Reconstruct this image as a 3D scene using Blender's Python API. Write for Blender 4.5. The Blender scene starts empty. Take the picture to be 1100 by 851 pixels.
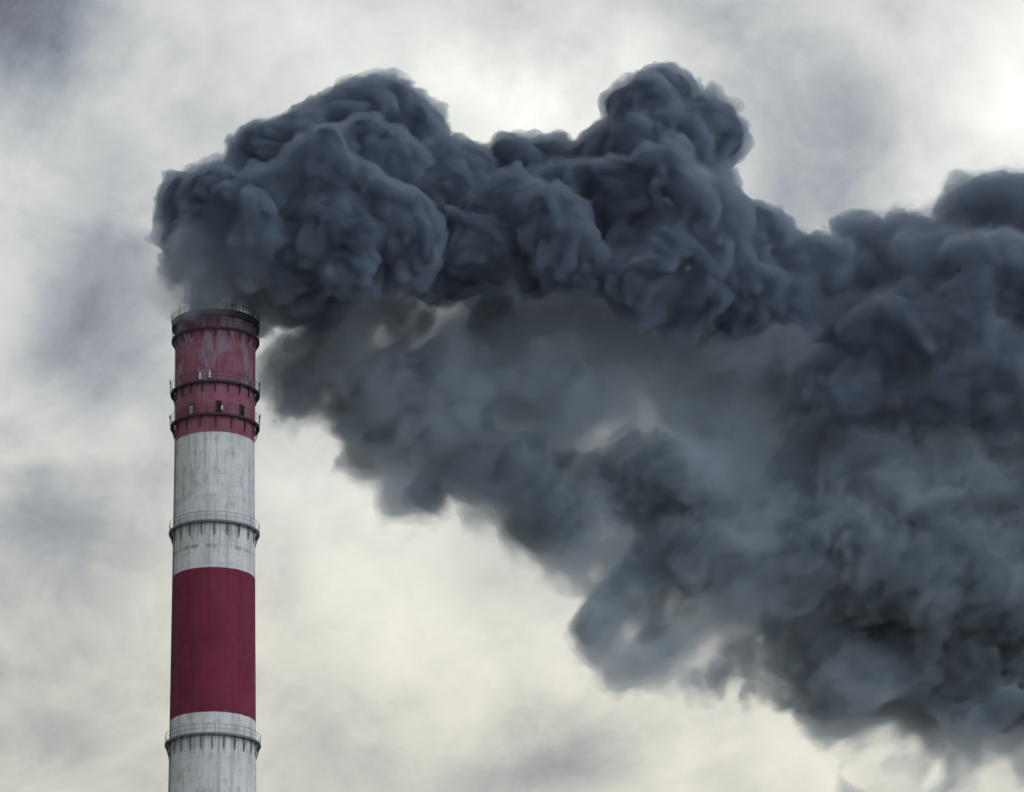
import bpy, math, random
import numpy as np
from mathutils import Vector, Matrix

# ------------------------------------------------------------------ camera, sky, sun, exposure
sc = bpy.context.scene
PITCH = math.radians(12.5)
ROLL = math.radians(0.52)
SHIFT = 0.5387                     # rising front of the lens keeps the shaft nearly upright
FPX = 4500.0                       # focal length in photograph pixels (1100 wide)
cam_data = bpy.data.cameras.new("camera")
cam_data.sensor_width = 36.0
cam_data.lens = FPX / 1100.0 * 36.0
cam_data.shift_y = SHIFT
cam_data.clip_start = 1.0
cam_data.clip_end = 60000.0
cam = bpy.data.objects.new("camera", cam_data)
sc.collection.objects.link(cam)
CAM = Vector((0.0, 0.0, 1.6))
cam.location = CAM
CAM_ROT = Matrix.Rotation(math.radians(90) + PITCH, 3, 'X') @ Matrix.Rotation(-ROLL, 3, 'Z')
cam.rotation_euler = CAM_ROT.to_euler()
sc.camera = cam


def ray(px, py):
    return CAM_ROT @ Vector(((px - 550.0) / FPX, (SHIFT * 1100.0 - (py - 425.5)) / FPX, -1.0))


def at(px, py, Y):
    d = ray(px, py)
    return CAM + d * (Y / d.y)


CHIM_Y = 428.0
SUN_EL = math.radians(24.0)
SUN_AZ = math.radians(0.0)

world = bpy.data.worlds.new("World")
sc.world = world
world.use_nodes = True
wt = world.node_tree
wt.nodes.clear()


def wn(kind, **kw):
    n = wt.nodes.new(kind)
    for k, v in kw.items():
        setattr(n, k, v)
    return n


def wmath(op, a, b=None, c=None, clamp=False):
    n = wn('ShaderNodeMath', operation=op, use_clamp=clamp)
    for i, v in enumerate((a, b, c)):
        if v is None:
            continue
        if isinstance(v, (int, float)):
            n.inputs[i].default_value = v
        else:
            wt.links.new(v, n.inputs[i])
    return n.outputs[0]


tc = wn('ShaderNodeTexCoord')
DIR = tc.outputs['Generated']


def wnoise(scale, detail, rough, off, stretch=(1, 1, 1), distort=0.0, rot=0.0):
    mp = wn('ShaderNodeMapping')
    mp.inputs['Location'].default_value = off
    mp.inputs['Scale'].default_value = stretch
    mp.inputs['Rotation'].default_value = (0, rot, 0)
    wt.links.new(DIR, mp.inputs['Vector'])
    n = wn('ShaderNodeTexNoise')
    n.inputs['Scale'].default_value = scale
    n.inputs['Detail'].default_value = detail
    n.inputs['Roughness'].default_value = rough
    n.inputs['Distortion'].default_value = distort
    wt.links.new(mp.outputs[0], n.inputs['Vector'])
    return n.outputs['Fac']


# warped direction so that the light and dark cloud banks have ragged borders
wv = wn('ShaderNodeTexNoise')
wv.inputs['Scale'].default_value = 21.0
wv.inputs['Detail'].default_value = 7.0
wv.inputs['Roughness'].default_value = 0.55
wt.links.new(DIR, wv.inputs['Vector'])
wsub = wn('ShaderNodeVectorMath', operation='SUBTRACT')
wt.links.new(wv.outputs['Color'], wsub.inputs[0])
wsub.inputs[1].default_value = (0.5, 0.5, 0.5)
wmad = wn('ShaderNodeVectorMath', operation='MULTIPLY_ADD')
wt.links.new(wsub.outputs[0], wmad.inputs[0])
wmad.inputs[1].default_value = (0.046, 0.0, 0.046)
wt.links.new(DIR, wmad.inputs[2])
WDIR = wmad.outputs[0]


def bank(px, py, rx, ry, amp):
    """soft bright or dark cloud bank round one direction of the sky"""
    d = ray(px, py).normalized()
    s = wn('ShaderNodeVectorMath', operation='SUBTRACT')
    wt.links.new(WDIR, s.inputs[0])
    s.inputs[1].default_value = d
    m = wn('ShaderNodeVectorMath', operation='MULTIPLY')
    wt.links.new(s.outputs[0], m.inputs[0])
    m.inputs[1].default_value = (FPX / rx, 4.0, FPX / ry)
    l = wn('ShaderNodeVectorMath', operation='DOT_PRODUCT')
    wt.links.new(m.outputs[0], l.inputs[0])
    wt.links.new(m.outputs[0], l.inputs[1])
    e = wmath('MULTIPLY', l.outputs['Value'], -1.0)
    e = wmath('EXPONENT', e)
    return wmath('MULTIPLY', e, amp)


BANKS = [
    (-10, -10, 120, 85, -0.52), (110, 340, 80, 110, -0.29), (60, 560, 80, 60, -0.22),
    (110, 120, 150, 60, -0.02), (320, 60, 170, 70, 0.06), (565, 115, 130, 70, 0.34),
    (865, 165, 130, 95, -0.16), (760, 40, 120, 50, -0.06), (1095, 110, 90, 95, 0.36),
    (1040, 20, 110, 50, 0.10), (350, 610, 120, 90, 0.10), (590, 800, 130, 45, -0.20),
    (740, 790, 110, 50, 0.16), (120, 800, 110, 60, -0.04), (330, 800, 70, 60, -0.10),
    (520, 690, 130, 60, 0.10), (30, 440, 60, 60, 0.04), (960, 840, 120, 60, 0.12),
    (20, 740, 70, 60, -0.10), (190, 60, 110, 50, -0.05),
]
acc = 0.60
v = wmath('ADD', 0.60, 0.0)
for b in BANKS:
    v = wmath('ADD', v, bank(*b))
n1 = wnoise(17.0, 9.0, 0.56, (3.1, 0.0, 1.7), (1.0, 1.0, 1.3), 0.7, 0.5)
n2 = wnoise(46.0, 7.0, 0.56, (9.1, 2.0, 4.7), (1.0, 1.0, 1.0), 0.4)
v = wmath('MULTIPLY_ADD', wmath('SUBTRACT', n1, 0.5), 0.62, v)
v = wmath('MULTIPLY_ADD', wmath('SUBTRACT', n2, 0.5), 0.38, v)
# the overcast is bright round the veiled sun and dims away from it
sund = Vector((math.sin(SUN_AZ) * math.cos(SUN_EL), math.cos(SUN_AZ) * math.cos(SUN_EL), math.sin(SUN_EL)))
dt = wn('ShaderNodeVectorMath', operation='DOT_PRODUCT')
wt.links.new(DIR, dt.inputs[0])
dt.inputs[1].default_value = sund
fall = wn('ShaderNodeMapRange', interpolation_type='SMOOTHSTEP')
wt.links.new(dt.outputs['Value'], fall.inputs['Value'])
fall.inputs['From Min'].default_value = -0.2
fall.inputs['From Max'].default_value = 0.97
fall.inputs['To Min'].default_value = 0.50
fall.inputs['To Max'].default_value = 1.0
v = wmath('MULTIPLY', v, fall.outputs[0])
v = wmath('MAXIMUM', v, 0.03)
ramp = wn('ShaderNodeValToRGB')
cr = ramp.color_ramp
cr.elements[0].position = 0.0
cr.elements[0].color = (0.010, 0.012, 0.016, 1)
cr.elements[1].position = 1.0
cr.elements[1].color = (1.0, 1.0, 0.98, 1)
for p, c in ((0.2, (0.155, 0.185, 0.235)), (0.4, (0.33, 0.37, 0.42)), (0.6, (0.57, 0.60, 0.605)),
             (0.8, (0.76, 0.79, 0.765))):
    e = cr.elements.new(p)
    e.color = (*c, 1)
wt.links.new(v, ramp.inputs['Fac'])
sky = wn('ShaderNodeTexSky', sky_type='NISHITA')
sky.sun_disc = False
sky.sun_elevation = SUN_EL
sky.sun_rotation = SUN_AZ
sky.dust_density = 3.0
bg1 = wn('ShaderNodeBackground')
bg1.inputs['Strength'].default_value = 0.05  # the clear sky above the cloud
wt.links.new(sky.outputs[0], bg1.inputs['Color'])
bg2 = wn('ShaderNodeBackground')
bg2.inputs['Strength'].default_value = 1.0
# cooler cloud away from the sun
cool = wn('ShaderNodeMix', data_type='RGBA', blend_type='MULTIPLY')
cf = wn('ShaderNodeMapRange')
wt.links.new(dt.outputs['Value'], cf.inputs['Value'])
cf.inputs['From Min'].default_value = 0.96
cf.inputs['From Max'].default_value = 0.3
wt.links.new(cf.outputs[0], cool.inputs[0])
warm = wn('ShaderNodeMix', data_type='RGBA', blend_type='MULTIPLY')     # creamier cloud lower in the sky
wz = wn('ShaderNodeSeparateXYZ')
wt.links.new(DIR, wz.inputs[0])
wf = wn('ShaderNodeMapRange', interpolation_type='SMOOTHSTEP')
wt.links.new(wz.outputs[2], wf.inputs['Value'])
wf.inputs['From Min'].default_value = 0.37
wf.inputs['From Max'].default_value = 0.26
wt.links.new(wf.outputs[0], warm.inputs[0])
wt.links.new(ramp.outputs[0], warm.inputs[6])
warm.inputs[7].default_value = (1.06, 1.01, 0.91, 1)
wt.links.new(warm.outputs[2], cool.inputs[6])
cool.inputs[7].default_value = (0.98, 0.99, 1.02, 1)
wt.links.new(cool.outputs[2], bg2.inputs['Color'])
hi = wn('ShaderNodeVectorMath', operation='DOT_PRODUCT')  # bright sky lobe added low right behind the camera to side-light the billows
wt.links.new(DIR, hi.inputs[0])
hi.inputs[1].default_value = Vector((0.80, -0.58, 0.10)).normalized()
hr = wn('ShaderNodeMapRange', interpolation_type='SMOOTHSTEP')
wt.links.new(hi.outputs['Value'], hr.inputs['Value'])
hr.inputs['From Min'].default_value = 0.3
hr.inputs['From Max'].default_value = 1.0
hr.inputs['To Min'].default_value = 1.0
hr.inputs['To Max'].default_value = 6.5
dz_ = wn('ShaderNodeSeparateXYZ')
wt.links.new(DIR, dz_.inputs[0])
hz_ = wn('ShaderNodeMapRange', interpolation_type='SMOOTHSTEP')      # overhead sky dimmed to keep the billow tops dark
wt.links.new(dz_.outputs[2], hz_.inputs['Value'])
hz_.inputs['From Min'].default_value = 0.50
hz_.inputs['From Max'].default_value = 0.85
hz_.inputs['To Min'].default_value = 1.0
hz_.inputs['To Max'].default_value = 0.35
wt.links.new(wmath('MULTIPLY', hr.outputs[0], hz_.outputs[0]), bg2.inputs['Strength'])
mx = wn('ShaderNodeMixShader')
mx.inputs[0].default_value = 0.98       # cloud cover
wt.links.new(bg1.outputs[0], mx.inputs[1])
wt.links.new(bg2.outputs[0], mx.inputs[2])
wo = wn('ShaderNodeOutputWorld')
wt.links.new(mx.outputs[0], wo.inputs['Surface'])
world.cycles.sampling_method = 'MANUAL'
world.cycles.sample_map_resolution = 1024

sun_data = bpy.data.lights.new("sun", 'SUN')
sun_data.energy = 1.0
sun_data.angle = math.radians(14)
sun_data.color = (1.0, 0.95, 0.87)
sun = bpy.data.objects.new("sun", sun_data)
sun.rotation_euler = (-sund).to_track_quat('-Z', 'Y').to_euler()
sun.location = (0, 0, 300)
sc.collection.objects.link(sun)

sc.view_settings.view_transform = 'Standard'
sc.view_settings.look = 'None'
sc.view_settings.exposure = 0.0
sc.view_settings.gamma = 1.0
sc.view_settings.use_curve_mapping = False
cy = sc.cycles
cy.max_bounces = 16
cy.volume_bounces = 10
cy.diffuse_bounces = 3
cy.transparent_max_bounces = 256
cy.use_adaptive_sampling = True
cy.adaptive_threshold = 0.03
cy.use_denoising = True
sc.render.film_transparent = False

# ------------------------------------------------------------------ helpers


def mesh_obj(name, verts, faces, mats, parent=None, smooth=False, fmat=None):
    me = bpy.data.meshes.new(name)
    me.from_pydata([tuple(p) for p in verts], [], faces)
    for m in (mats if isinstance(mats, (list, tuple)) else [mats]):
        me.materials.append(m)
    if fmat is not None:
        me.polygons.foreach_set('material_index', fmat)
    if smooth:
        me.polygons.foreach_set('use_smooth', [True] * len(me.polygons))
    me.update()
    o = bpy.data.objects.new(name, me)
    sc.collection.objects.link(o)
    if parent:
        o.parent = parent
    return o


class MB:
    """collects simple solids into one mesh"""

    def __init__(s):
        s.v, s.f = [], []

    def box(s, c, size, rotz=0.0):
        b = len(s.v)
        R = Matrix.Rotation(rotz, 3, 'Z')
        for dx in (-.5, .5):
            for dy in (-.5, .5):
                for dz in (-.5, .5):
                    s.v.append(Vector(c) + R @ Vector((dx * size[0], dy * size[1], dz * size[2])))
        for q in ((0, 1, 3, 2), (4, 6, 7, 5), (0, 4, 5, 1), (2, 3, 7, 6), (0, 2, 6, 4), (1, 5, 7, 3)):
            s.f.append(tuple(b + i for i in q))
        return s

    def tube(s, p, q, r, n=8, r2=None):
        p, q = Vector(p), Vector(q)
        r2 = r if r2 is None else r2
        d = (q - p).normalized()
        u = d.orthogonal().normalized()
        w = d.cross(u)
        b = len(s.v)
        for k in range(n):
            a = 2 * math.pi * k / n
            o = u * math.cos(a) + w * math.sin(a)
            s.v.append(p + o * r)
            s.v.append(q + o * r2)
        for k in range(n):
            k2 = (k + 1) % n
            s.f.append((b + 2 * k, b + 2 * k2, b + 2 * k2 + 1, b + 2 * k + 1))
        s.f.append(tuple(b + 2 * k for k in range(n))[::-1])
        s.f.append(tuple(b + 2 * k + 1 for k in range(n)))
        return s

    def ring(s, prof, n=96, a0=0.0, a1=None):
        """lathe a closed (r, z) profile round the Z axis"""
        b = len(s.v)
        m = len(prof)
        for k in range(n):
            a = 2 * math.pi * k / n
            for r, z in prof:
                s.v.append(Vector((r * math.cos(a), r * math.sin(a), z)))
        for k in range(n):
            k2 = (k + 1) % n
            for j in range(m):
                j2 = (j + 1) % m
                s.f.append((b + k * m + j, b + k2 * m + j, b + k2 * m + j2, b + k * m + j2))
        return s

    def torus(s, R, z, r, n=96, m=6):
        return s.ring([(R + r * math.cos(2 * math.pi * j / m), z + r * math.sin(2 * math.pi * j / m)) for j in range(m)], n)

    def build(s, name, mat, parent=None, smooth=False):
        return mesh_obj(name, s.v, s.f, mat, parent, smooth)


def new_mat(name):
    m = bpy.data.materials.new(name)
    m.use_nodes = True
    return m, m.node_tree, m.node_tree.nodes['Principled BSDF']


def simple_mat(name, col, rough=0.7, metal=0.0, var=0.25, scale=3.0):
    m, t, p = new_mat(name)
    no = t.nodes.new('ShaderNodeTexNoise')
    no.inputs['Scale'].default_value = scale
    no.inputs['Detail'].default_value = 6
    tcx = t.nodes.new('ShaderNodeTexCoord')
    t.links.new(tcx.outputs['Object'], no.inputs['Vector'])
    mxn = t.nodes.new('ShaderNodeMix')
    mxn.data_type = 'RGBA'
    mxn.inputs[6].default_value = (*[c * (1 - var) for c in col], 1)
    mxn.inputs[7].default_value = (*[min(1, c * (1 + var)) for c in col], 1)
    t.links.new(no.outputs['Fac'], mxn.inputs[0])
    t.links.new(mxn.outputs[2], p.inputs['Base Color'])
    p.inputs['Roughness'].default_value = rough
    p.inputs['Metallic'].default_value = metal
    return m


# ------------------------------------------------------------------ chimney measures
# centre of the shaft for each photo row, found on the vertical axis through CHIM_X, CHIM_Y
CHIM_X = at(230.3, 560, CHIM_Y).x


def z_at_row(py):
    """height on the chimney axis whose centre projects to this photo row"""
    lo, hi = 60.0, 260.0
    inv = CAM_ROT.transposed()
    for _ in range(50):
        m = (lo + hi) / 2
        c = inv @ (Vector((CHIM_X, CHIM_Y, m)) - CAM)
        row = 425.5 + SHIFT * 1100.0 - FPX * c.y / (-c.z)
        if row > py:
            lo = m
        else:
            hi = m
    return (lo + hi) / 2


# rows of the ellipse centres (front point of a ring shows about 14 px higher)
Z_TOP = z_at_row(348)
Z_RING = {n: z_at_row(r) for n, r in (('a', 368), ('b', 425), ('c', 460), ('d', 574), ('e', 801))}
Z_RED1 = z_at_row(478)      # lower end of the top red band
Z_RED2 = z_at_row(622.5)    # upper end of the second red band
Z_RED3 = z_at_row(777)      # its lower end
PXM = 10.0


def shaft_r(z):
    # 4.2 m at the top of the white band, wider towards the ground
    t = max(0.0, (Z_RED1 - z))
    return 4.27 + 0.0085 * t + 0.00012 * max(0, t - 20) ** 2 * 0.35


# ------------------------------------------------------------------ ground
def ground_material():
    m, t, p = new_mat('ground')
    tcx = t.nodes.new('ShaderNodeTexCoord')
    a = t.nodes.new('ShaderNodeTexNoise')
    a.inputs['Scale'].default_value = 0.012
    a.inputs['Detail'].default_value = 10
    t.links.new(tcx.outputs['Object'], a.inputs['Vector'])
    r = t.nodes.new('ShaderNodeValToRGB')
    r.color_ramp.elements[0].position = 0.35
    r.color_ramp.elements[0].color = (0.07, 0.08, 0.05, 1)
    r.color_ramp.elements[1].position = 0.65
    r.color_ramp.elements[1].color = (0.42, 0.42, 0.41, 1)
    t.links.new(a.outputs['Fac'], r.inputs['Fac'])
    t.links.new(r.outputs[0], p.inputs['Base Color'])
    p.inputs['Roughness'].default_value = 0.95
    return m


N = 48
S = 30000.0
gv, gf = [], []
for i in range(N + 1):
    for j in range(N + 1):
        gv.append((-S + 2 * S * i / N, -S + 2 * S * j / N, 0.0))
for i in range(N):
    for j in range(N):
        a = i * (N + 1) + j
        gf.append((a, a + N + 1, a + N + 2, a + 1))
ground = mesh_obj('ground', gv, gf, ground_material())
ground['kind'] = 'structure'

# ------------------------------------------------------------------ chimney
SEG = 160


def shaft_material():
    m, t, p = new_mat('painted_concrete')
    L = t.links.new

    def node(kind, **kw):
        n = t.nodes.new(kind)
        for k, v in kw.items():
            setattr(n, k, v)
        return n

    def mth(op, a, b=None, c=None, clamp=False):
        n = node('ShaderNodeMath', operation=op, use_clamp=clamp)
        for i, v in enumerate((a, b, c)):
            if v is None:
                continue
            if isinstance(v, (int, float)):
                n.inputs[i].default_value = v
            else:
                L(v, n.inputs[i])
        return n.outputs[0]

    def mix(f, a, b):
        n = node('ShaderNodeMix', data_type='RGBA')
        for i, v in ((0, f), (6, a), (7, b)):
            if isinstance(v, (int, float)):
                n.inputs[i].default_value = v
            elif isinstance(v, tuple):
                n.inputs[i].default_value = (*v, 1)
            else:
                L(v, n.inputs[i])
        return n.outputs[2]

    def mr(v, a, b, c=0.0, d=1.0):
        n = node('ShaderNodeMapRange', interpolation_type='SMOOTHSTEP')
        L(v, n.inputs[0])
        for i, x in enumerate((a, b, c, d)):
            n.inputs[1 + i].default_value = x
        return n.outputs[0]

    tcx = node('ShaderNodeTexCoord')
    O = tcx.outputs['Object']
    sx = node('ShaderNodeSeparateXYZ')
    L(O, sx.inputs[0])
    Z = sx.outputs[2]

    def noise(scale, detail, stretch, rough=0.55, dist=0.0):
        mp = node('ShaderNodeMapping')
        mp.inputs['Scale'].default_value = stretch
        L(O, mp.inputs[0])
        n = node('ShaderNodeTexNoise')
        n.inputs['Scale'].default_value = scale
        n.inputs['Detail'].default_value = detail
        n.inputs['Roughness'].default_value = rough
        n.inputs['Distortion'].default_value = dist
        L(mp.outputs[0], n.inputs['Vector'])
        return n.outputs['Fac']

    streak = noise(1.6, 6, (1, 1, 0.04))
    streak2 = noise(4.5, 5, (1, 1, 0.05))
    blotch = noise(0.35, 8, (1, 1, 0.8), 0.6, 0.3)
    grime = noise(1.2, 8, (1, 1, 0.6), 0.65)
    peel = noise(0.55, 9, (1, 1, 0.45), 0.62, 0.5)
    edge = noise(2.5, 4, (1, 1, 0.2))
    zz = mth('MULTIPLY_ADD', mth('SUBTRACT', edge, 0.5), 0.12, Z)

    def step(z):
        return mth('MULTIPLY_ADD', mth('SUBTRACT', zz, z), 12.0, 0.5, clamp=True)

    red = mth('ADD', step(Z_RED1), mth('SUBTRACT', step(Z_RED3), step(Z_RED2)), clamp=True)
    top = step(Z_RED1)
    # white paint, sooty and streaked
    white = mix(mr(blotch, 0.3, 0.7), (0.73, 0.70, 0.66), (0.88, 0.85, 0.80))
    white = mix(mth('MULTIPLY', mr(streak, 0.47, 0.68), 0.45), white, (0.36, 0.36, 0.35))
    white = mix(mth('MULTIPLY', mr(streak2, 0.50, 0.70), 0.4), white, (0.40, 0.38, 0.33))
    white = mix(mth('MULTIPLY', mr(grime, 0.48, 0.7), 0.55), white, (0.38, 0.35, 0.26))
    # rusty run below a construction joint and dark runs below each gallery
    jz = Z_RING['d'] - 2.6
    band = mth('SUBTRACT', mr(Z, jz - 0.5, jz), mr(Z, jz + 0.05, jz + 0.25))
    white = mix(mth('MULTIPLY', mth('MULTIPLY', band, mr(grime, 0.38, 0.6)), 0.7), white, (0.27, 0.24, 0.12))
    for n_ in ('d', 'e', 'c'):
        zr = Z_RING[n_]
        run = mth('SUBTRACT', mr(Z, zr - 3.4, zr - 0.8), mr(Z, zr, zr + 0.1))
        f = mth('MULTIPLY', run, mr(streak2, 0.42, 0.62))
        white = mix(mth('MULTIPLY', f, 0.4), white, (0.17, 0.18, 0.18))
    reda = mix(mr(blotch, 0.3, 0.7), (0.185, 0.022, 0.046), (0.235, 0.036, 0.064))
    reda = mix(mth('MULTIPLY', mr(streak, 0.48, 0.7), 0.45), reda, (0.12, 0.022, 0.034))
    # the top band: faded, chalky, with bare grey patches
    redt = mix(mr(blotch, 0.3, 0.7), (0.26, 0.075, 0.11), (0.36, 0.15, 0.20))
    redt = mix(mth('MULTIPLY', mr(streak2, 0.5, 0.7), 0.5), redt, (0.20, 0.035, 0.05))
    up = mr(Z, Z_RING['b'] - 1.0, Z_RING['b'] + 0.6)
    redt = mix(mth('MULTIPLY', mth('MULTIPLY', mr(peel, 0.47, 0.58), up), 0.6), redt, (0.36, 0.32, 0.37))
    soot = mth('MULTIPLY', mr(Z, Z_TOP - 4.5, Z_TOP - 0.5), mr(streak2, 0.38, 0.62))
    redt = mix(mth('MULTIPLY', soot, 0.75), redt, (0.05, 0.03, 0.035))
    redf = mix(top, reda, redt)
    # faint horizontal pour lines of the concrete
    wl = mth('ABSOLUTE', mth('SUBTRACT', mth('FRACT', mth('DIVIDE', Z, 1.25)), 0.5))
    line = mth('MULTIPLY', mr(wl, 0.44, 0.5), mth('MULTIPLY_ADD', grime, 0.35, -0.02))
    col = mix(red, white, redf)
    col = mix(line, col, (0.10, 0.09, 0.09))
    L(col, p.inputs['Base Color'])
    p.inputs['Roughness'].default_value = 0.85
    p.inputs['Specular IOR Level'].default_value = 0.25
    bp = node('ShaderNodeBump')
    bp.inputs['Strength'].default_value = 0.3
    bp.inputs['Distance'].default_value = 0.05
    L(grime, bp.inputs['Height'])
    L(bp.outputs[0], p.inputs['Normal'])
    return m


M_shaft = shaft_material()
M_steel = simple_mat('dark_steel', (0.05, 0.05, 0.06), 0.7, 0.3)
M_gal = simple_mat('galvanised_steel', (0.17, 0.18, 0.20), 0.6, 0.2)
M_rust = simple_mat('rusted_steel', (0.09, 0.045, 0.035), 0.8, 0.2, 0.4)
M_soot = simple_mat('sooty_brick_lining', (0.03, 0.028, 0.027), 0.95)
M_grey = simple_mat('weathered_grey_paint', (0.30, 0.33, 0.36), 0.6)
M_dark = simple_mat('dark_opening', (0.012, 0.012, 0.014), 0.9)
M_lamp = simple_mat('pale_lamp_housing', (0.75, 0.75, 0.78), 0.4)

chim = bpy.data.objects.new('chimney', None)
chim.location = (CHIM_X, CHIM_Y, 0)
sc.collection.objects.link(chim)
chim['label'] = 'tall concrete chimney banded red and white, ringed by walkways, smoke pouring out'
chim['category'] = 'chimney'

prof = []
for z in np.linspace(0, Z_RED1, 90):
    prof.append((shaft_r(z), z))
for z, dr in ((Z_RED1 + 1.5, 0.02), (Z_RING['b'] - 0.6, 0.04), (Z_RING['a'] - 0.7, 0.05),
              (Z_RING['a'] - 0.25, 0.10), (Z_RING['a'] - 0.2, 0.24), (Z_RING['a'] + 0.2, 0.24),
              (Z_RING['a'] + 0.3, 0.14), (Z_TOP - 0.5, 0.16), (Z_TOP - 0.42, 0.26), (Z_TOP, 0.26)):
    prof.append((4.27 + dr, z))
for r, z in ((3.75, Z_TOP), (3.7, Z_TOP - 6), (3.9, 0)):
    prof.append((r, z))
sb = MB()
sb.ring(prof, SEG)
shaft = sb.build('shaft', [M_shaft], chim, True)
try:
    shaft.data.set_sharp_from_angle(angle=math.radians(40))
except Exception:
    pass
MB().ring([(3.74, Z_TOP - 9), (3.74, Z_TOP + 0.12), (3.62, Z_TOP + 0.12), (3.62, Z_TOP - 9)], 96).build('flue_lining', M_soot, chim)


def platform(z, out, nbr=20, rail=1.1, brk=1.5, posts=28, mat=M_steel, name='service_platform', seed=0):
    """ring walkway: deck, with railing and brackets as sub-parts"""
    rnd = random.Random(seed)
    ri = shaft_r(z) + 0.02 if z < Z_RED1 else 4.34
    ro = ri + out
    d = MB()
    d.ring([(ri + 0.02, z - 0.05), (ro, z - 0.05), (ro, z + 0.03), (ri + 0.02, z + 0.03)], 96)
    d.ring([(ro - 0.02, z - 0.13), (ro + 0.05, z - 0.13), (ro + 0.05, z + 0.09), (ro - 0.02, z + 0.09)], 96)
    deck = d.build(name, mat, chim)
    r = MB()
    r.torus(ro, z + rail, 0.022)
    r.torus(ro, z + rail * 0.55, 0.014)
    for k in range(posts):
        a = 2 * math.pi * (k + 0.5) / posts
        x, y = ro * math.cos(a), ro * math.sin(a)
        r.tube((x, y, z + 0.1), (x, y, z + rail + rnd.uniform(0, 0.04)), 0.02, 6)
    r.build('railing', mat, deck)
    b = MB()
    b.box((ri + out / 2, 0, z - 0.13), (out - 0.05, 0.07, 0.10))
    b.tube((ri + 0.02, 0, z - brk), (ro - 0.06, 0, z - 0.16), 0.045, 6)
    b.box((ri + 0.05, 0, z - brk / 2 - 0.1), (0.06, 0.10, brk))
    base = b.build('bracket', mat, deck)
    for k in range(nbr):
        o = base if k == 0 else base.copy()
        if k:
            sc.collection.objects.link(o)
            o.parent = deck
        o.rotation_euler = (0, 0, 2 * math.pi * (k + 0.25) / nbr)
    return deck


platform(Z_RING['e'], 0.46, 24, 1.0, 1.45, mat=M_gal, seed=1)
platform(Z_RING['d'], 0.44, 20, 1.0, 1.3, mat=M_gal, seed=2)
platform(Z_RING['c'], 0.42, 16, 1.1, 1.3, mat=M_rust, seed=3)
platform(Z_RING['b'], 0.42, 20, 1.0, 1.0, seed=4)
platform(Z_RING['a'], 0.36, 20, 0.9, 0.8, seed=5)

# crown gallery round the mouth: a deep dark band with a toothed rail
cr_ = MB()
cr_.ring([(4.55, Z_TOP - 0.75), (4.74, Z_TOP - 0.75), (4.74, Z_TOP - 0.05), (4.55, Z_TOP - 0.05)], 96)
crown = cr_.build('crown_gallery', M_steel, chim)
r = MB()
r.torus(4.72, Z_TOP + 0.6, 0.03)
r.torus(4.72, Z_TOP + 0.3, 0.02)
rnd = random.Random(8)
for k in range(60):
    a = 2 * math.pi * k / 60
    x, y = 4.72 * math.cos(a), 4.72 * math.sin(a)
    r.tube((x, y, Z_TOP - 0.1), (x, y, Z_TOP + 0.6 + rnd.uniform(0, 0.08)), 0.025, 6)
r.build('railing', M_steel, crown)
for k, (ang, h) in enumerate(((-72, 1.9), (-60, 1.5), (-48, 1.7), (-64, 1.2), (-118, 1.3), (-140, 1.2), (-28, 1.4), (-8, 1.2), (190, 1.3))):
    a = math.radians(ang)
    x, y = 4.78 * math.cos(a), 4.78 * math.sin(a)
    m = MB()
    m.tube((x, y, Z_TOP - 0.2), (x, y, Z_TOP + h), 0.045, 6, 0.02)
    m.build('lightning_rod', M_steel, crown)


def on_face(px, z, mb_fn, name, mat, parent=chim, off=0.0):
    """fix a small fitting to the camera side of the shaft"""
    R = 4.34
    lx = (px - 230.9) / PXM
    a = -math.acos(max(-0.98, min(0.98, lx / R)))
    m = MB()
    mb_fn(m, R + off)
    o = m.build(name, mat, parent)
    o.location = (0, 0, z)
    o.rotation_euler = (0, 0, a)
    return o


def door_fn(w, h, d=0.12):
    def f(m, R):
        m.box((R + d / 2 - 0.03, 0, h / 2), (d, w, h))
    return f


def frame_fn(w, h):
    def f(m, R):
        for s in (-1, 1):
            m.box((R + 0.05, s * (w / 2 + 0.05), h / 2), (0.16, 0.10, h + 0.1))
        m.box((R + 0.06, 0, h + 0.07), (0.18, w + 0.24, 0.12))
    return f


zc = Z_RING['c'] + 0.05
for px, dz, w, h, mt in ((208.5, 0.25, 0.55, 1.0, M_grey), (238, 0.3, 0.40, 1.05, M_dark), (261.5, 0.0, 0.36, 1.3, M_dark)):
    d = on_face(px, zc + dz, door_fn(w, h), 'hatch', mt)
    f = on_face(px, 0, frame_fn(w, h), 'frame', M_rust)
    f.rotation_euler = (0, 0, 0)
    f.location = (0, 0, 0)
    f.parent = d
on_face(241, zc + 0.5, lambda m, R: m.box((R + 0.14, 0, 0.2), (0.18, 0.16, 0.45)), 'hatch_lamp', M_lamp)
for px, dz in ((228.5, 0.35), (218.5, 0.25)):
    on_face(px, Z_RING['b'] + dz, lambda m, R: (m.box((R + 0.25, 0, 0.25), (0.22, 0.22, 0.5)), m.tube((R + 0.25, 0, 0.5), (R + 0.25, 0, 0.85), 0.12, 10, 0.06)), 'beacon_lamp', M_lamp)

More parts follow.
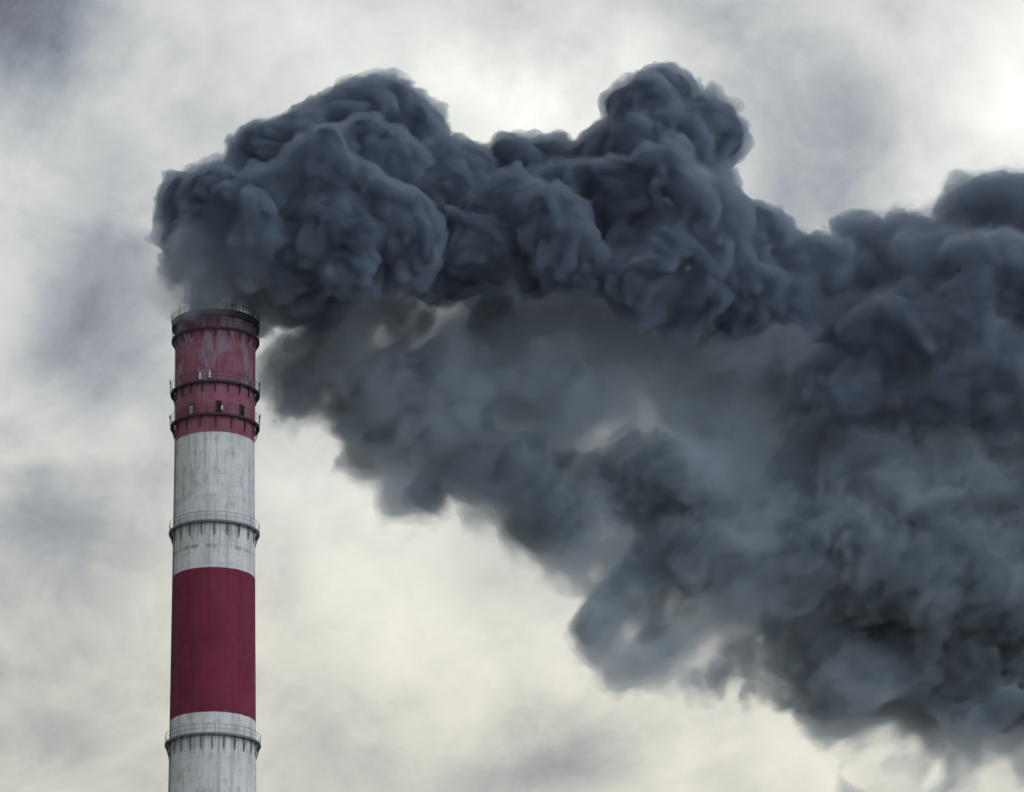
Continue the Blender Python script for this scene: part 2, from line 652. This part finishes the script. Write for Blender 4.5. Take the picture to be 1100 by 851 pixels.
# whip antennas on the galleries and a caged ladder down the left flank
for name, ang, z, h in (('antenna', 182, Z_RING['b'] + 0.1, 1.6), ('antenna', 186, Z_RING['c'] + 0.1, 1.2), ('antenna', -3, Z_RING['c'] + 0.1, 1.3), ('antenna', -6, Z_RING['b'], 1.3)):
    a = math.radians(ang)
    x, y = 4.85 * math.cos(a), 4.85 * math.sin(a)
    MB().tube((x, y, z), (x, y, z + h), 0.03, 6).tube((x, y, z + h * 0.7), (x, y, z + h), 0.07, 8).build(name, M_steel, chim)
la = math.radians(200)
lad = MB()
z0, z1 = 2.0, Z_TOP
ra = lambda z: (shaft_r(z) if z < Z_RED1 else 4.34) + 0.12
t_ = Vector((-math.sin(la), math.cos(la), 0))
zs = np.linspace(z0, z1, 80)
for s in (-0.22, 0.22):
    for za, zb in zip(zs[:-1], zs[1:]):
        pa = Vector((ra(za) * math.cos(la), ra(za) * math.sin(la), za)) + t_ * s
        pb = Vector((ra(zb) * math.cos(la), ra(zb) * math.sin(la), zb)) + t_ * s
        lad.tube(pa, pb, 0.03, 5)
z = z0
while z < z1:
    c = Vector((ra(z) * math.cos(la), ra(z) * math.sin(la), z))
    lad.tube(c - t_ * 0.22, c + t_ * 0.22, 0.018, 4)
    z += 0.4
lad.build('ladder', M_steel, chim)
# ------------------------------------------------------------------ smoke
#@@SMOKE
H = 0.23                                   # sampling of the smoke's density field, metres
rng = np.random.default_rng(11)
X0, X1 = at(140, 400, CHIM_Y).x, at(1250, 400, CHIM_Y).x
Y0, Y1 = CHIM_Y - 22, CHIM_Y + 30
ZB, ZT = at(600, 930, CHIM_Y).z, at(600, 30, CHIM_Y).z
nx, ny, nz = int((X1 - X0) / H), int((Y1 - Y0) / H), int((ZT - ZB) / H)
gx = (X0 + H * np.arange(nx)).astype(np.float32)
gy = (Y0 + H * np.arange(ny)).astype(np.float32)
gz = (ZB + H * np.arange(nz)).astype(np.float32)


def lattice_noise(cell, seed, stretch=(1, 1, 1)):
    """smooth random field with features of about one cell (metres), mean 0"""
    r_ = np.random.default_rng(seed)
    mats = []
    dims = []
    for g, st in zip((gx, gy, gz), stretch):
        c = cell * st
        n = int((g[-1] - g[0]) / c) + 5
        t = (g - g[0]) / c + 1.37
        i = np.floor(t).astype(int)
        f = (t - i).astype(np.float32)
        w = np.stack([(1 - f) ** 3 / 6, (3 * f ** 3 - 6 * f ** 2 + 4) / 6,
                      (-3 * f ** 3 + 3 * f ** 2 + 3 * f + 1) / 6, f ** 3 / 6])
        M = np.zeros((len(g), n + 3), np.float32)
        for k in range(4):
            M[np.arange(len(g)), i - 1 + k] = w[k]
        mats.append(M)
        dims.append(n + 3)
    v = r_.standard_normal(dims).astype(np.float32)
    v = np.tensordot(mats[0], v, (1, 0))
    v = np.einsum('ja,iak->ijk', mats[1], v, optimize=True)
    v = v @ mats[2].T
    return (v / v.std()).astype(np.float32)


def splat(field, c, r, k, cut):
    """smooth union of a sphere into an exp-accumulated field"""
    R = r + cut
    i0, i1 = max(0, int((c[0] - R - X0) / H)), min(nx, int((c[0] + R - X0) / H) + 2)
    j0, j1 = max(0, int((c[1] - R - Y0) / H)), min(ny, int((c[1] + R - Y0) / H) + 2)
    k0, k1 = max(0, int((c[2] - R - ZB) / H)), min(nz, int((c[2] + R - ZB) / H) + 2)
    if i0 >= i1 or j0 >= j1 or k0 >= k1:
        return
    d = np.sqrt((gx[i0:i1, None, None] - c[0]) ** 2 + (gy[None, j0:j1, None] - c[1]) ** 2 + (gz[None, None, k0:k1] - c[2]) ** 2) - r
    field[i0:i1, j0:j1, k0:k1] += np.exp(np.minimum(-d / k, 30.0))


# main billows: photo column, row, radius (decimetres), depth offset from the chimney (metres)
UPPER = [
    # out of the mouth
    (230, 338, 28, 0), (226, 308, 38, 0), (215, 300, 38, -3), (190, 305, 22, -2), (252, 298, 36, -1), (285, 315, 28, 1), (268, 328, 22, 2),
    (190, 302, 26, -2), (182, 312, 18, -1), (205, 318, 26, -2), (200, 216, 28, -2), (205, 250, 30, -1), (185, 300, 18, 1),
    (238, 232, 44, -3), (225, 275, 42, -4), (272, 178, 34, 2), (300, 172, 36, 3), (270, 255, 48, -5), (318, 290, 34, -4), (300, 230, 50, -4),
    # head
    (222, 222, 32, 0), (248, 208, 34, 1), (295, 185, 38, 1), (330, 155, 36, 2), (345, 175, 44, 1), (372, 122, 32, 4), (400, 116, 30, 4), (452, 138, 30, 5), (285, 162, 26, 3),
    (300, 332, 24, 2), (332, 318, 28, 1), (276, 350, 20, 4), (425, 200, 46, 1), (470, 200, 40, 2), (490, 300, 26, 2), (460, 300, 26, 1), (350, 330, 28, 4),
    (400, 130, 48, 3), (350, 140, 34, 2), (440, 140, 42, 4), (455, 165, 32, 6), (345, 205, 50, -4), (385, 190, 52, -1),
    (410, 235, 48, -4), (440, 265, 32, -5), (360, 265, 42, -6), (385, 285, 28, -4), (420, 290, 20, -3),
    # saddle
    (500, 190, 30, 4), (480, 225, 44, 2), (520, 265, 42, 0), (555, 182, 33, 5), (595, 185, 36, 6), (635, 190, 38, 5),
    (560, 230, 48, 0), (600, 260, 46, -2), (630, 285, 30, -2), (570, 290, 28, -1),
    # tower
    (660, 195, 40, 3), (645, 220, 45, 1), (690, 205, 46, -1), (655, 165, 26, 5), (590, 215, 48, 3), (745, 235, 46, 0), (725, 260, 50, -1), (735, 150, 44, 2),
    (690, 122, 36, 2), (718, 108, 33, 4), (755, 135, 36, 3), (765, 170, 30, 4), (705, 165, 46, 1), (715, 225, 60, 0), (660, 240, 46, 2),
    (755, 215, 40, 3), (700, 285, 46, -2), (765, 280, 48, 1), (805, 262, 38, 4), (835, 268, 34, 6), (690, 315, 24, 0),
    (740, 320, 34, 0), (800, 315, 42, 3), (845, 320, 42, 5), (880, 292, 38, 5), (870, 350, 44, 6),
    # right-hand mass
    (930, 258, 34, 8), (965, 262, 38, 6), (1040, 222, 38, 5), (1075, 232, 44, 4), (1120, 235, 50, 4), (1170, 230, 56, 6), (1230, 240, 60, 6),
    (1000, 290, 50, 4), (1060, 310, 62, 2), (1130, 320, 66, 2), (1210, 330, 70, 4), (925, 320, 50, 8), (960, 360, 58, 4), (1030, 385, 58, 2),
    (900, 390, 44, 6), (930, 425, 40, 4), (1000, 430, 38, 3), (1090, 410, 56, 2), (1170, 420, 60, 2), (1240, 430, 60, 4), (860, 410, 40, 7),
]
LOWER = [
    (650, 385, 70, 11), (595, 390, 60, 11), (705, 385, 60, 11), (660, 335, 44, 9), (600, 330, 44, 8), (740, 370, 50, 10), (600, 580, 34, 11), (632, 612, 30, 11), (565, 560, 30, 11),
    (335, 428, 34, 8), (312, 442, 26, 8), (290, 400, 26, 8), (930, 790, 36, 13), (1010, 795, 42, 13), (1090, 800, 50, 13), (1170, 820, 60, 13),
    (410, 330, 40, 7), (345, 360, 36, 7), (560, 335, 40, 9), (760, 350, 40, 11), (700, 345, 34, 11), (660, 700, 26, 12), (760, 745, 24, 12),
    (318, 395, 42, 8), (300, 430, 26, 9), (365, 400, 52, 8), (345, 440, 28, 8), (420, 430, 56, 9), (405, 490, 32, 9), (450, 500, 44, 9),
    (472, 525, 26, 9), (430, 350, 46, 11), (500, 440, 72, 11), (520, 360, 60, 12), (548, 520, 52, 10), (590, 430, 74, 12), (620, 555, 46, 11), (600, 340, 56, 12),
    (655, 350, 50, 12), (662, 600, 40, 11), (655, 652, 28, 12), (700, 680, 44, 12), (720, 715, 30, 12), (730, 620, 66, 12), (690, 530, 60, 13),
    (735, 420, 56, 14), (800, 420, 66, 13), (780, 700, 48, 13), (800, 625, 72, 12), (820, 740, 24, 13), (850, 700, 58, 13), (760, 540, 56, 11),
    (860, 540, 70, 12), (905, 620, 84, 11), (880, 470, 60, 12), (905, 760, 46, 13), (930, 720, 66, 12), (985, 660, 86, 11), (960, 540, 84, 12),
    (1000, 480, 70, 12), (1000, 765, 46, 13), (1060, 740, 62, 12), (1070, 620, 90, 11), (1080, 510, 84, 12), (1150, 700, 90, 12),
    (1160, 580, 90, 12), (1120, 790, 50, 13), (1200, 760, 80, 13), (1240, 640, 90, 12), (1240, 520, 90, 12), (920, 815, 20, 13), (960, 800, 26, 13), (890, 790, 24, 13),
]


CUT1, CUT2 = 3.5, 2.2


DARK_BLOBS = [  # darker blobs inside the lower smoke body
    (330, 390, 46, 8), (372, 425, 52, 8), (430, 445, 42, 9), (300, 420, 28, 8), (478, 525, 28, 9), (540, 500, 48, 9), (600, 545, 42, 10), (690, 530, 58, 10),
    (745, 590, 52, 9), (700, 625, 38, 10), (900, 600, 72, 9), (950, 655, 82, 9), (1040, 620, 82, 9), (1100, 700, 85, 9), (870, 480, 42, 8), (940, 465, 48, 6),
    (850, 705, 42, 11), (1000, 745, 55, 12), (1180, 640, 95, 9), (640, 650, 26, 12), (430, 350, 40, 8), (520, 310, 40, 6), (800, 730, 30, 12),
]


VEIL = [
    (420, 320, 45, 9), (470, 310, 48, 9), (540, 320, 48, 10), (600, 330, 45, 10), (660, 330, 48, 11), (730, 345, 50, 12), (360, 345, 34, 8), (310, 365, 30, 8),
    (900, 790, 40, 14), (960, 815, 40, 14), (1040, 810, 55, 14), (1120, 820, 60, 14), (620, 610, 30, 12), (720, 720, 35, 13), (790, 745, 30, 13),

    (330, 385, 45, 12), (400, 400, 75, 14), (480, 400, 85, 15), (450, 470, 60, 14), (570, 400, 95, 16), (560, 480, 75, 15), (660, 400, 95, 16),
    (640, 520, 90, 15), (750, 420, 110, 16), (690, 620, 70, 15), (740, 560, 110, 15), (730, 670, 60, 14), (850, 480, 120, 16), (830, 620, 110, 15),
    (840, 700, 60, 15), (950, 480, 120, 16), (930, 640, 120, 15), (1050, 500, 130, 16), (1050, 650, 120, 15), (1000, 730, 75, 15),
    (1150, 500, 130, 16), (1150, 670, 130, 15), (1240, 560, 130, 16), (1240, 680, 130, 16), (900, 340, 60, 14), (1000, 320, 80, 14), (1100, 300, 90, 14),
    (1200, 320, 100, 14), (700, 300, 70, 12), (600, 300, 60, 12), (500, 320, 60, 12),
]


def billow_field(blobs, seed, k1, k2, kids, frac, sub, deep=1.0, cut1=3.5, halo=False, cut2=2.2):
    r_ = np.random.default_rng(seed)
    f = np.zeros((nx, ny, nz), np.float32)
    g = np.zeros((nx, ny, nz), np.float32)
    h = np.zeros((nx, ny, nz), np.float32) if halo else None
    for px, py, r, dy in blobs:
        c = np.array(at(px, py, CHIM_Y + dy * deep))
        r = r / 10.0
        splat(f, c, r * 0.90, k1, cut1)
        if halo:
            splat(h, c, r * 0.97, 1.1, 4.5)
        nk = int(kids * (r / 4.0) ** 1.0) + 6
        for _ in range(nk):
            d = r_.standard_normal(3)
            d[1] -= 0.25
            d /= np.linalg.norm(d)
            rr = r * r_.uniform(*frac)
            cc = c + d * (r * 1.0 - rr * 0.54)
            splat(g, cc, rr, k2, cut2)
            if halo:
                splat(f, cc, rr * 0.96, k1, cut1 * 0.7)
            for _ in range(sub):
                e = r_.standard_normal(3) * 0.8 + d
                e /= np.linalg.norm(e)
                r3 = rr * r_.uniform(0.28, 0.5)
                splat(g, cc + e * (rr - r3 * 0.55), r3, k2, cut2 * 0.7)
    D1 = -k1 * np.log(f + np.float32(1e-30))
    D1[f <= 0] = 9.0
    D2 = -k2 * np.log(g + np.float32(1e-30))
    D2[g <= 0] = 9.0
    out = np.minimum(np.minimum(D1, 9.0), D2)
    if halo:
        Hh = np.where(h > 0, -1.1 * np.log(h + 1e-30), 9.0).astype(np.float32)
        return out, np.minimum(D1, 9.0), Hh
    # union continues outwards smoothly enough for the isolevels used
    return out


warp = [lattice_noise(5.0, 100 + i) * 0.0 for i in range(0)]
DU, DUC, DUH = billow_field(UPPER, 5, 0.40, 0.18, 17, (0.30, 0.54), 6, 1.5, 3.5, True)
DL = billow_field(LOWER, 6, 1.3, 0.55, 8, (0.30, 0.55), 3, 1.0, 6.5, False, 5.0)
DV = np.zeros((nx, ny, nz), np.float32)
for px, py, r, dy in VEIL:
    splat(DV, np.array(at(px, py, CHIM_Y + dy)), r / 10.0 * 0.9, 1.5, 7.0)
DV = np.where(DV > 0, -1.5 * np.log(DV + 1e-30), 9.0).astype(np.float32)
DS = np.zeros((nx, ny, nz), np.float32)
for px, py, r, dy in DARK_BLOBS:
    splat(DS, np.array(at(px, py, CHIM_Y + dy)), r / 10.0 * 0.95, 1.5, 6.0)
DS = np.where(DS > 0, -1.5 * np.log(DS + 1e-30), 9.0).astype(np.float32)
bill = np.abs(lattice_noise(1.5, 21)) * 0.24 + np.abs(lattice_noise(0.8, 22)) * 0.24
DU -= bill - 0.22
CARVE = np.zeros((nx, ny, nz), np.float32)
for px, py, r, dy, am in ((675, 455, 36, 11, 6.0), (806, 562, 26, 10, 6.0), (745, 665, 34, 12, 2.5), (650, 375, 50, 6, 0.8), (480, 320, 40, 6, 1.5), (800, 690, 30, 12, 2.5)):
    c = at(px, py, CHIM_Y + dy)
    CARVE += (am * np.exp(-(((gx[:, None, None] - c.x) / (r / 10)) ** 2 + ((gy[None, :, None] - c.y) / 9.0) ** 2 + ((gz[None, None, :] - c.z) / (r / 10)) ** 2))).astype(np.float32)
RAG = np.zeros((nx, ny, nz), np.float32)          # torn places along the lower edge
for px, py, r, dy, am in ((690, 692, 24, 12, 6.0), (765, 706, 20, 12, 6.0), (640, 618, 11, 12, 5.0), (608, 655, 16, 12, 5.0), (830, 775, 26, 12, 5.0),
                          (720, 665, 18, 12, 4.0), (560, 585, 14, 12, 4.0), (960, 815, 40, 13, 5.0), (1010, 830, 40, 13, 5.0), (1075, 835, 45, 13, 5.0), (905, 835, 40, 13, 5.0)):
    c = at(px, py, CHIM_Y + dy)
    RAG += (am * np.exp(-(((gx[:, None, None] - c.x) / (r / 10)) ** 2 + ((gy[None, :, None] - c.y) / 14.0) ** 2 + ((gz[None, None, :] - c.z) / (r / 10)) ** 2))).astype(np.float32)
big = lattice_noise(7.0, 31, (1.3, 1.2, 0.9))
mid = lattice_noise(3.0, 32, (1.15, 1.1, 1.0))
fin = lattice_noise(1.25, 33, (1.0, 1.0, 1.1))
tiny = lattice_noise(0.62, 34, (1.0, 1.0, 1.1))
for k in range(nz):                         # wisps lean with the wind
    mid[:, :, k] = np.roll(mid[:, :, k], int(k * 0.35), axis=0)
    fin[:, :, k] = np.roll(fin[:, :, k], int(k * 0.35), axis=0)
    tiny[:, :, k] = np.roll(tiny[:, :, k], int(k * 0.35), axis=0)
RAG *= np.clip(0.75 + 0.55 * mid + 0.55 * fin, 0, 2.2)
CARVE *= np.clip(0.9 + 0.35 * mid + 0.3 * fin, 0, 2.0)
DLn = DL - 0.45 + 0.25 * CARVE + 0.6 * RAG + big * 0.75 + mid * 0.60 + fin * 0.52 + tiny * 0.38
DV += big * 1.2 + mid * 0.8 + fin * 0.5 + tiny * 0.35 + 0.2 + 0.25 * RAG


def surface_nets(F):
    """closed quad mesh of the level F = 0 (inside where F < 0)"""
    F = F.copy()
    F[0], F[-1] = 1, 1
    F[:, 0], F[:, -1] = 1, 1
    F[:, :, 0], F[:, :, -1] = 1, 1
    S = F < 0
    a, b, c = F.shape
    cnt = np.zeros((a - 1, b - 1, c - 1), np.uint8)
    for i in (0, 1):
        for j in (0, 1):
            for k in (0, 1):
                cnt += S[i:a - 1 + i, j:b - 1 + j, k:c - 1 + k]
    act = (cnt > 0) & (cnt < 8)
    idx = np.full(act.shape, -1, np.int32)
    ci, cj, ck = np.nonzero(act)
    idx[ci, cj, ck] = np.arange(len(ci), dtype=np.int32)
    vals = {}
    for i in (0, 1):
        for j in (0, 1):
            for k in (0, 1):
                vals[i, j, k] = F[ci + i, cj + j, ck + k]
    P = np.zeros((len(ci), 3), np.float32)
    W = np.zeros(len(ci), np.float32)
    cs = list(vals)
    for u in cs:
        for ax in range(3):
            if u[ax] == 0:
                w = list(u)
                w[ax] = 1
                w = tuple(w)
                va, vb = vals[u], vals[w]
                cross = (va < 0) != (vb < 0)
                t = np.where(cross, va / np.where(cross, va - vb, 1), 0)
                for q in range(3):
                    P[:, q] += np.where(cross, u[q] + (t if q == ax else 0), 0)
                W += cross
    P /= W[:, None]
    P[:, 0] = gx[ci] + P[:, 0] * H
    P[:, 1] = gy[cj] + P[:, 1] * H
    P[:, 2] = gz[ck] + P[:, 2] * H
    quads = []
    for ax in range(3):
        sl0 = [slice(None)] * 3
        sl1 = [slice(None)] * 3
        sl0[ax] = slice(0, -1)
        sl1[ax] = slice(1, None)
        A, B = S[tuple(sl0)], S[tuple(sl1)]
        i, j, k = np.nonzero(A != B)
        e = np.stack([i, j, k])
        o1, o2 = (ax + 1) % 3, (ax + 2) % 3
        def cell(d1, d2):
            q = e.copy()
            q[o1] -= d1
            q[o2] -= d2
            return idx[q[0], q[1], q[2]]
        q = np.stack([cell(0, 0), cell(1, 0), cell(1, 1), cell(0, 1)], 1)
        flip = A[i, j, k]
        q[~flip] = q[~flip][:, ::-1]
        quads.append(q)
    Q = np.concatenate(quads)
    Q = Q[(Q >= 0).all(1)]
    return P, Q


_wc = [np.random.default_rng(77 + i) for i in range(3)]


def warp_points(P, amp, cell, seed):
    """bend the surface with smooth vector noise"""
    r_ = np.random.default_rng(seed)
    out = P.copy()
    for q in range(3):
        acc_ = np.zeros(len(P), np.float32)
        for _ in range(7):
            kv = r_.standard_normal(3) / cell
            acc_ += np.sin(P @ kv.astype(np.float32) * 2.2 + r_.uniform(0, 6.3))
        out[:, q] += amp * acc_ / 2.6
    return out


def fast_mesh(name, parts, mats):
    Vs, Qs, Ms = [], [], []
    off = 0
    for mi, (P, Q) in enumerate(parts):
        Vs.append(P)
        Qs.append(Q + off)
        Ms.append(np.full(len(Q), mi, np.int32))
        off += len(P)
    V = np.concatenate(Vs).astype(np.float32)
    Q = np.concatenate(Qs).astype(np.int32)
    Mx = np.concatenate(Ms)
    me = bpy.data.meshes.new(name)
    me.vertices.add(len(V))
    me.vertices.foreach_set('co', V.ravel())
    me.loops.add(len(Q) * 4)
    me.loops.foreach_set('vertex_index', Q.ravel())
    me.polygons.add(len(Q))
    me.polygons.foreach_set('loop_start', np.arange(0, len(Q) * 4, 4, dtype=np.int32))
    me.polygons.foreach_set('loop_total', np.full(len(Q), 4, np.int32))
    for m in mats:
        me.materials.append(m)
    me.polygons.foreach_set('material_index', Mx)
    me.update(calc_edges=True)
    o = bpy.data.objects.new(name, me)
    sc.collection.objects.link(o)
    print('smoke mesh', name, len(V), len(Q))
    return o


def smoke_mat(name, dens, alb, g=0.25):
    m = bpy.data.materials.new(name)
    m.use_nodes = True
    t = m.node_tree
    t.nodes.clear()
    o = t.nodes.new('ShaderNodeOutputMaterial')
    s = t.nodes.new('ShaderNodeVolumeScatter')
    s.inputs['Color'].default_value = (*alb, 1)
    s.inputs['Density'].default_value = dens
    s.inputs['Anisotropy'].default_value = g
    a = t.nodes.new('ShaderNodeVolumeAbsorption')
    a.inputs['Color'].default_value = (*alb, 1)
    a.inputs['Density'].default_value = dens
    ad = t.nodes.new('ShaderNodeAddShader')
    t.links.new(s.outputs[0], ad.inputs[0])
    t.links.new(a.outputs[0], ad.inputs[1])
    t.links.new(ad.outputs[0], o.inputs['Volume'])
    m.cycles.homogeneous_volume = True
    return m


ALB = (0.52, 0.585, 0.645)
MV = [smoke_mat('thin_smoke', 0.07, (0.86, 0.89, 0.91)), smoke_mat('loose_smoke', 0.13, (0.78, 0.82, 0.855)), smoke_mat('grey_smoke', 0.22, (0.74, 0.78, 0.815)),  # paler albedo in the outer shells puts lit rims into the smoke colour
      smoke_mat('dark_smoke', 0.6, (0.38, 0.44, 0.54)), smoke_mat('dense_dark_smoke', 1.6, (0.13, 0.175, 0.27)), smoke_mat('dark_cloud', 0.30, (0.25, 0.31, 0.35))]  # dark smoke, inner shells darkened further so cores and creases look shaded
R_ = ((gx - at(800, 300, CHIM_Y).x) / (at(960, 300, CHIM_Y).x - at(800, 300, CHIM_Y).x)).clip(0, 1)
R_ = (R_ * R_ * (3 - 2 * R_)).astype(np.float32)[:, None, None]      # the plume loosens as it drifts off
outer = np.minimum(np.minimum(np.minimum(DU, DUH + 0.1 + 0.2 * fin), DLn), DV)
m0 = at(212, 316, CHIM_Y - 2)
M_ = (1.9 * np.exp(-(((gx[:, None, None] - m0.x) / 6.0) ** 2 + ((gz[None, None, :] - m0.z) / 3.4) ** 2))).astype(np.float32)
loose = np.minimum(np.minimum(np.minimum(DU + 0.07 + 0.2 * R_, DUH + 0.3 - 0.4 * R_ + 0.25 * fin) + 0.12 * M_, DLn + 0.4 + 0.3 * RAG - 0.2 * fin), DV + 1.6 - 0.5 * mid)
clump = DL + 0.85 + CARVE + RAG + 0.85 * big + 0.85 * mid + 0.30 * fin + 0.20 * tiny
darkened = np.maximum(DS + 0.5 * big + 1.2 * mid + 0.38 * fin + 0.2 * tiny + 0.6 * CARVE + RAG, DLn + 0.8)
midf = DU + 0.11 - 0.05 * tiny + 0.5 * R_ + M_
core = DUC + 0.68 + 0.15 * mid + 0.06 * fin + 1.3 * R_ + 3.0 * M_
plume = None
for F_, m_, nm in ((outer, MV[0], 'smoke_plume'), (loose, MV[1], 'loose_smoke'), (clump, MV[2], 'drifting_clumps'), (darkened, MV[5], 'dark_clumps'), (midf, MV[3], 'billows'), (core, MV[4], 'dense_core')):
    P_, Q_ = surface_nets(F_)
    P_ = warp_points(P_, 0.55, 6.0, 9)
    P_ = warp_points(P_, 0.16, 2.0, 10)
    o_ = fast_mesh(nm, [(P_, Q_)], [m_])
    if plume is None:
        plume = o_
        plume['kind'] = 'stuff'
        plume['label'] = 'dark grey billowing smoke plume drifting right from the chimney mouth'
        plume['category'] = 'smoke'
    else:
        o_.parent = plume
